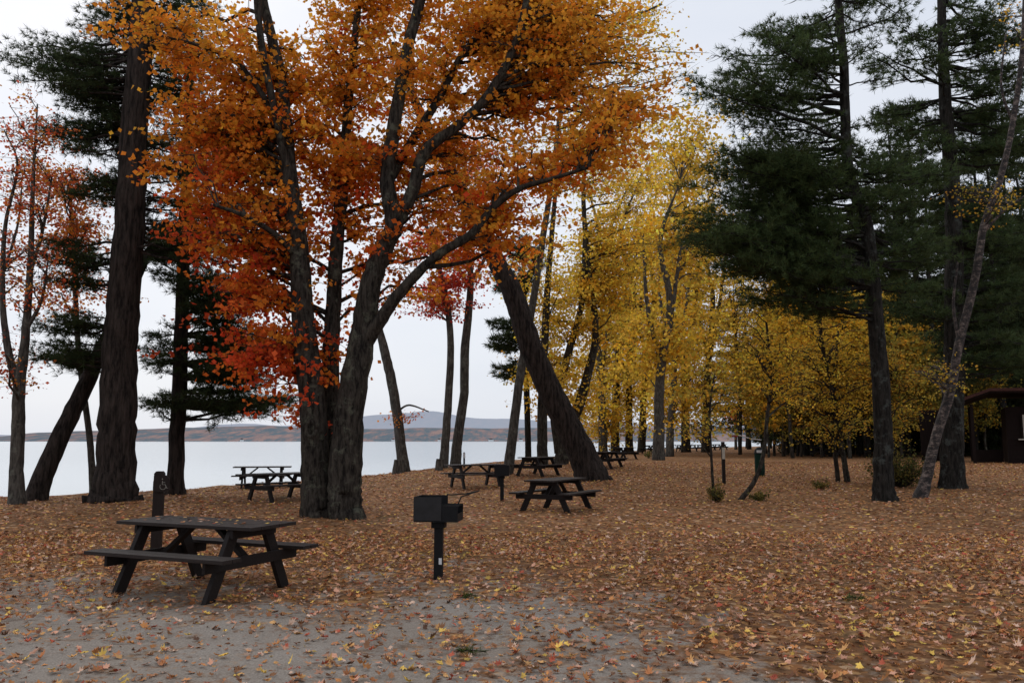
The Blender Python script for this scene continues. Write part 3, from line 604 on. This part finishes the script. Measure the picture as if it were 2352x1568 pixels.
p = G(1746,1093); t = thing('trash_can', 'dark green bin standing among the leaves behind the curved sapling', 'trash can', p); s_ = p[1]/F
r_ = 11*s_; h_ = 50*s_
m = MB(); m.lathe([(r_*.88,0),(r_*.92,.05),(r_,h_*.2),(r_,h_*.8),(r_,h_)], (0,0,0), 20); m.build('body', M_green, t, smooth=False)
m = MB(); m.lathe([(r_*1.06,h_),(r_*1.06,h_+.05),(r_*.9,h_+.16),(r_*.5,h_+.25),(.02,h_+.28)], (0,0,0), 20); ld = m.build('lid', M_black, t)
m = MB(); m.box((-.05, -r_*.93, h_+.10), (.2, .06, .10)); m.build('flap', M_white, ld)
p = G(1663,1110); t = thing('notice_post', 'thin dark post with a pale notice, left of the curved sapling', 'post', p); s_ = p[1]/F
m = MB(); m.box((0,0,46*s_), (7*s_, 7*s_, 96*s_)); m.build('post', M_post, t, bevel=.005)
m = MB(); m.box((0,-3.5*s_-.008, 68*s_), (6.5*s_, .012, 26*s_)); m.build('notice', M_pale, t)
a = P(1636,987,p[1]+.4); b = P(1700,1000,p[1]+1.5); c = P(1748,1010,p[1]+2.5)
m = MB(); ra = smooth_path([a, (a+b)/2-[0,0,.03], b, (b+c)/2-[0,0,.03], c], [.02]*5, 4); m.tube(ra[0], ra[1], 6)
rp = thing('rope', 'pale rope strung between the saplings above the notice post', 'rope', a); m.build('cord', M_rope, rp, a)
m = MB(); m.box(b+np.array([-.25,0,-.02]), (.3,.05,.06)); m.build('band', M_red, rp, a)
p = G(1066,1074); t = thing('marker_post', 'small pale marker post at the water behind the shore table', 'post', p); s_ = p[1]/F
m = MB(); m.box((0,0,17*s_), (4*s_,4*s_,36*s_)); m.build('post', M_black, t)
m = MB(); m.box((0,-2*s_-.01,28*s_), (5*s_,.015,12*s_)); m.build('plate', M_white, t)
def stump(px, py, rp_, hp, label):
    p = G(px, py); s_ = p[1]/F; m = MB(); m.tube([(0,0,-.1),(0,0,hp*s_*.3),(0.02,0,hp*s_*.7),(.03,0,hp*s_)], [rp_*1.2*s_,rp_*s_,rp_*.9*s_,rp_*.85*s_], 11, lump=.1)
    o = m.build('stump', M_grey, None); o.location = tuple(p); tag(o, label, 'stump')
stump(912,1088,11,32,'broken stump at the foot of the thin crooked shore tree'); stump(1008,1080,9,26,'short stump beside the slim pair of shore trunks')

# ------------------------------------------------------------ shed (turned to face the clearing)
d = 46.; x0 = (2222-1176)/F*d; z0 = float(gz(x0+2, d))
t = thing('park_shed', 'dark brown open-sided park shed with low reddish roof at the right edge', 'shed', (x0, d, z0), R(-28))
m = MB(); m.box((4.9, 1.2, 1.5), (6.4, 4.6, 3.0)); w_ = m.build('wall', M_shed, t)
m = MB()
for z in np.arange(.25, 3, .25): m.box((4.9, -1.112, z), (6.4, .02, .03))
m.build('siding_battens', M_shed, w_)
m = MB(); m.prism([(-.6,3.35),(1.0,3.95),(9.5,3.8),(9.5,3.55),(1.0,3.72),(-.6,3.12)], -2.3, 4.2); rf = m.build('roof', M_shed, t)
m = MB(); m.prism([(-.62,3.36),(1.0,3.97),(9.52,3.82),(9.52,3.66),(1.0,3.81),(-.62,3.2)], -2.36, -2.31); m.build('fascia', M_roof, rf)
m = MB(); m.box((.1, -1.9, 1.5), (.16, .16, 3.3)); m.build('post', M_shed, t)
m = MB(); m.box((.1, 3.4, 1.5), (.16, .16, 3.3)); m.build('post', M_shed, t)
m = MB(); m.box((3.05, -1.13, 1.95), (1.2, .08, 1.25)); wn = m.build('window', M_pale, t)
m = MB()
for sx in (-1, 1): m.box((3.05+sx*.64, -1.15, 1.95), (.09, .12, 1.4))
m.box((3.05, -1.15, 2.63), (1.19, .12, .09)); m.build('frame', M_shed, wn)
m = MB(); m.box((3.05, -1.28, 1.27), (1.7, .30, .06)); m.build('counter', M_pale, t)
m = MB(); m.box((.85, .5, .35), (1.4, .1, .7)); m.build('rail_panel', M_shed, t)
t = thing('board_fence', 'dark board screen standing left of the shed', 'fence', ((2108-1176)/F*49, 49, float(gz(24, 49))))
m = MB()
for k in range(9): m.box((.09+k*.19, 0, 1.45), (.18, .04, 3.1+.03*(k%2)))
m.build('boards', M_shed, t); m = MB(); m.box((.86, -.04, 2.8), (1.75, .04, .12)); m.box((.86, -.04, .5), (1.75, .04, .12)); m.build('rail', M_shed, t)

# ------------------------------------------------------------ fallen leaves
LC = np.array([(.56,.24,.08),(.47,.19,.075),(.62,.34,.13),(.76,.50,.11),(.60,.31,.20),(.28,.13,.06),(.18,.088,.05),(.46,.105,.055),(.64,.43,.31),(.38,.18,.09)])
LW = np.array([.16,.14,.12,.08,.14,.11,.06,.06,.08,.08]); LW /= LW.sum()
def flatten(o, k):
    nv = len(o.data.vertices); v = np.empty(nv*3, np.float32); o.data.vertices.foreach_get('co', v); v = v.reshape(-1, 4, 3)
    zc = v[:, :, 2].mean(1, keepdims=True); v[:, :, 2] = zc+(v[:, :, 2]-zc)*k; o.data.vertices.foreach_set('co', v.ravel()); o.data.update()
def litter(n, d0, d1, size, lobed, name, label):
    d = np.sqrt(rng.uniform(d0**2, d1**2, n)); x = rng.uniform(-.72, .72, n)*d; sm_ = sandmask(x, d)
    patch = .5+.28*np.sin(x*1.1+1.3)*np.cos(d*.9+x*.4)+.22*np.sin(x*2.7-d*1.9)*np.sin(d*3.1+x*.8)
    keep = (rng.random(n) < (1-.5*sm_)*(.3+.7*patch)) & (np.interp(x, XS, YS)-d > 2)
    x, d = x[keep], d[keep]; n = len(x); z = gz(x, d)+.014+rng.random(n)*.012
    ln = size*rng.uniform(.4, 1.3, n); an = rng.random(n)*2*PI; col = LC[rng.choice(len(LC), n, p=LW)]*rng.uniform(.6, 1.25, (n, 1))
    if lobed:
        A = np.array([90, 65, 48, 25, 0, -35, -70, -90, -110, -145, 180, 155, 132, 115])*PI/180; Rr = np.array([1,.5,.86,.42,.72,.4,.5,.62,.5,.4,.72,.42,.86,.5])*.5
        tx = np.concatenate([[0], Rr*np.cos(A)]); ty = np.concatenate([[0], Rr*np.sin(A)])
        rr = np.hypot(tx, ty); cu = rng.uniform(-.7, 1.3, (n, 1))
        tz = cu*(rr**2)[None]*1.3+rng.normal(0, .05, (n, len(tx)))
        tl = rng.normal(0, .28, (n, 2))
        tz = tz+tl[:, :1]*tx+tl[:, 1:]*ty; k = len(tx)
        wx = rng.uniform(.6, 1, (n, 1)); lx = tx*wx
        V = np.stack([x[:, None]+ln[:, None]*(lx*np.cos(an)[:, None]-ty*np.sin(an)[:, None]), d[:, None]+ln[:, None]*(lx*np.sin(an)[:, None]+ty*np.cos(an)[:, None]), z[:, None]+ln[:, None]*np.maximum(tz, -.12)], 2).reshape(-1, 3)
        fan = np.array([[0, i, i % (k-1)+1] for i in range(1, k)]); Fc = (fan[None]+(np.arange(n)*k)[:, None, None]).reshape(-1, 3)
        o = mesh_np(name, V, [Fc], M_litter, cols=np.repeat(col, k, 0))
    else:
        o = leaves(name, np.stack([x, d, z+.005], 1), col*.95, size, M_litter, None); flatten(o, .35)
    tag(o, label, 'leaves', kind='stuff')
litter(50000, 3.6, 15, .088, True, 'fallen_leaves', 'curled brown, orange and yellow maple leaves scattered over the near ground')
litter(80000, 15, 46, .095, False, 'fallen_leaves', 'carpet of fallen leaves under the farther tables and trees')
n_ = 60; lx = rng.uniform(-.9, .9, n_); ly = rng.uniform(-.34, .34, n_); cs, sn = math.cos(rz0), math.sin(rz0); tl = tb.location
o = leaves('fallen_leaves', np.stack([tl.x+lx*cs-ly*sn, tl.y+lx*sn+ly*cs, np.full(n_, tl.z+.768)], 1), LC[rng.choice(len(LC), n_, p=LW)]*.8, .065, M_litter, None); flatten(o, .2)
tag(o, 'few small leaves lying on top of the nearest picnic table', 'leaves', kind='stuff')
for (px, py), lb in (((1082,1505),'green pine sprig lying on the sand at the bottom centre'),((1072,1374),'small green sprig lying behind the bottom centre one, right of the grill'),((1960,1380),'green sprig lying among the leaves in the right foreground')):
    p = G(px, py); t = thing('pine_sprig', lb, 'sprig', p+[0,0,.03]); k = 12; q_ = rng.standard_normal((k, 3))*[.07,.04,.008]
    m = MB(); m.tube([(-.12,0,0),(0,.02,.01),(.12,0,.0)], [.004]*3, 5); m.build('twig', M_pine, t)
    needles('needles', q_, rng.standard_normal((k, 3))*[1,1,.15], 12, .09, .003, M_needle, t, base=(.05,.085,.02))

# ------------------------------------------------------------ light, sky, camera
w = bpy.data.worlds.new('World'); bpy.context.scene.world = w; w.use_nodes = True; wn = w.node_tree.nodes; wl = w.node_tree.links
sky = wn.new('ShaderNodeTexSky'); sky.sky_type = 'NISHITA'; sky.sun_disc = False; sky.sun_elevation = R(42); sky.sun_rotation = R(-30); sky.dust_density = 3
tc = wn.new('ShaderNodeTexCoord'); mpn = wn.new('ShaderNodeMapping'); mpn.inputs['Scale'].default_value = (1,1,3); wl.new(tc.outputs['Generated'], mpn.inputs[0])
nz = wn.new('ShaderNodeTexNoise'); nz.inputs['Scale'].default_value = 2.2; nz.inputs['Detail'].default_value = 5; wl.new(mpn.outputs[0], nz.inputs['Vector'])
rp_ = wn.new('ShaderNodeValToRGB'); rp_.color_ramp.elements[0].position = .3; rp_.color_ramp.elements[0].color = (7.7,8.2,9.2,1); rp_.color_ramp.elements[1].position = .7; rp_.color_ramp.elements[1].color = (9.0,9.3,9.9,1); wl.new(nz.outputs['Fac'], rp_.inputs[0])
mx = wn.new('ShaderNodeMix'); mx.data_type = 'RGBA'; mx.inputs[0].default_value = .88; wl.new(sky.outputs[0], mx.inputs[6]); wl.new(rp_.outputs[0], mx.inputs[7])
bg = wn['Background']; wl.new(mx.outputs[2], bg.inputs['Color']); bg.inputs['Strength'].default_value = .1
sl = bpy.data.lights.new('sun', 'SUN'); sl.energy = 1.0; sl.angle = R(25); sl.color = (1,.96,.9); so = bpy.data.objects.new('sun', sl); COL.objects.link(so)
el, az = R(42), R(-30); dv = Vector((math.sin(az)*math.cos(el), math.cos(az)*math.cos(el), math.sin(el))); so.rotation_euler = dv.to_track_quat('Z', 'Y').to_euler()
cam = bpy.data.cameras.new('camera'); cam.lens = 28.8; cam.sensor_width = 36; cam.clip_end = 20000; co = bpy.data.objects.new('camera', cam); COL.objects.link(co)
co.location = (0, 0, H); co.rotation_euler = (PI/2+T, 0, 0); bpy.context.scene.camera = co
bpy.context.scene.view_settings.view_transform = 'Standard'
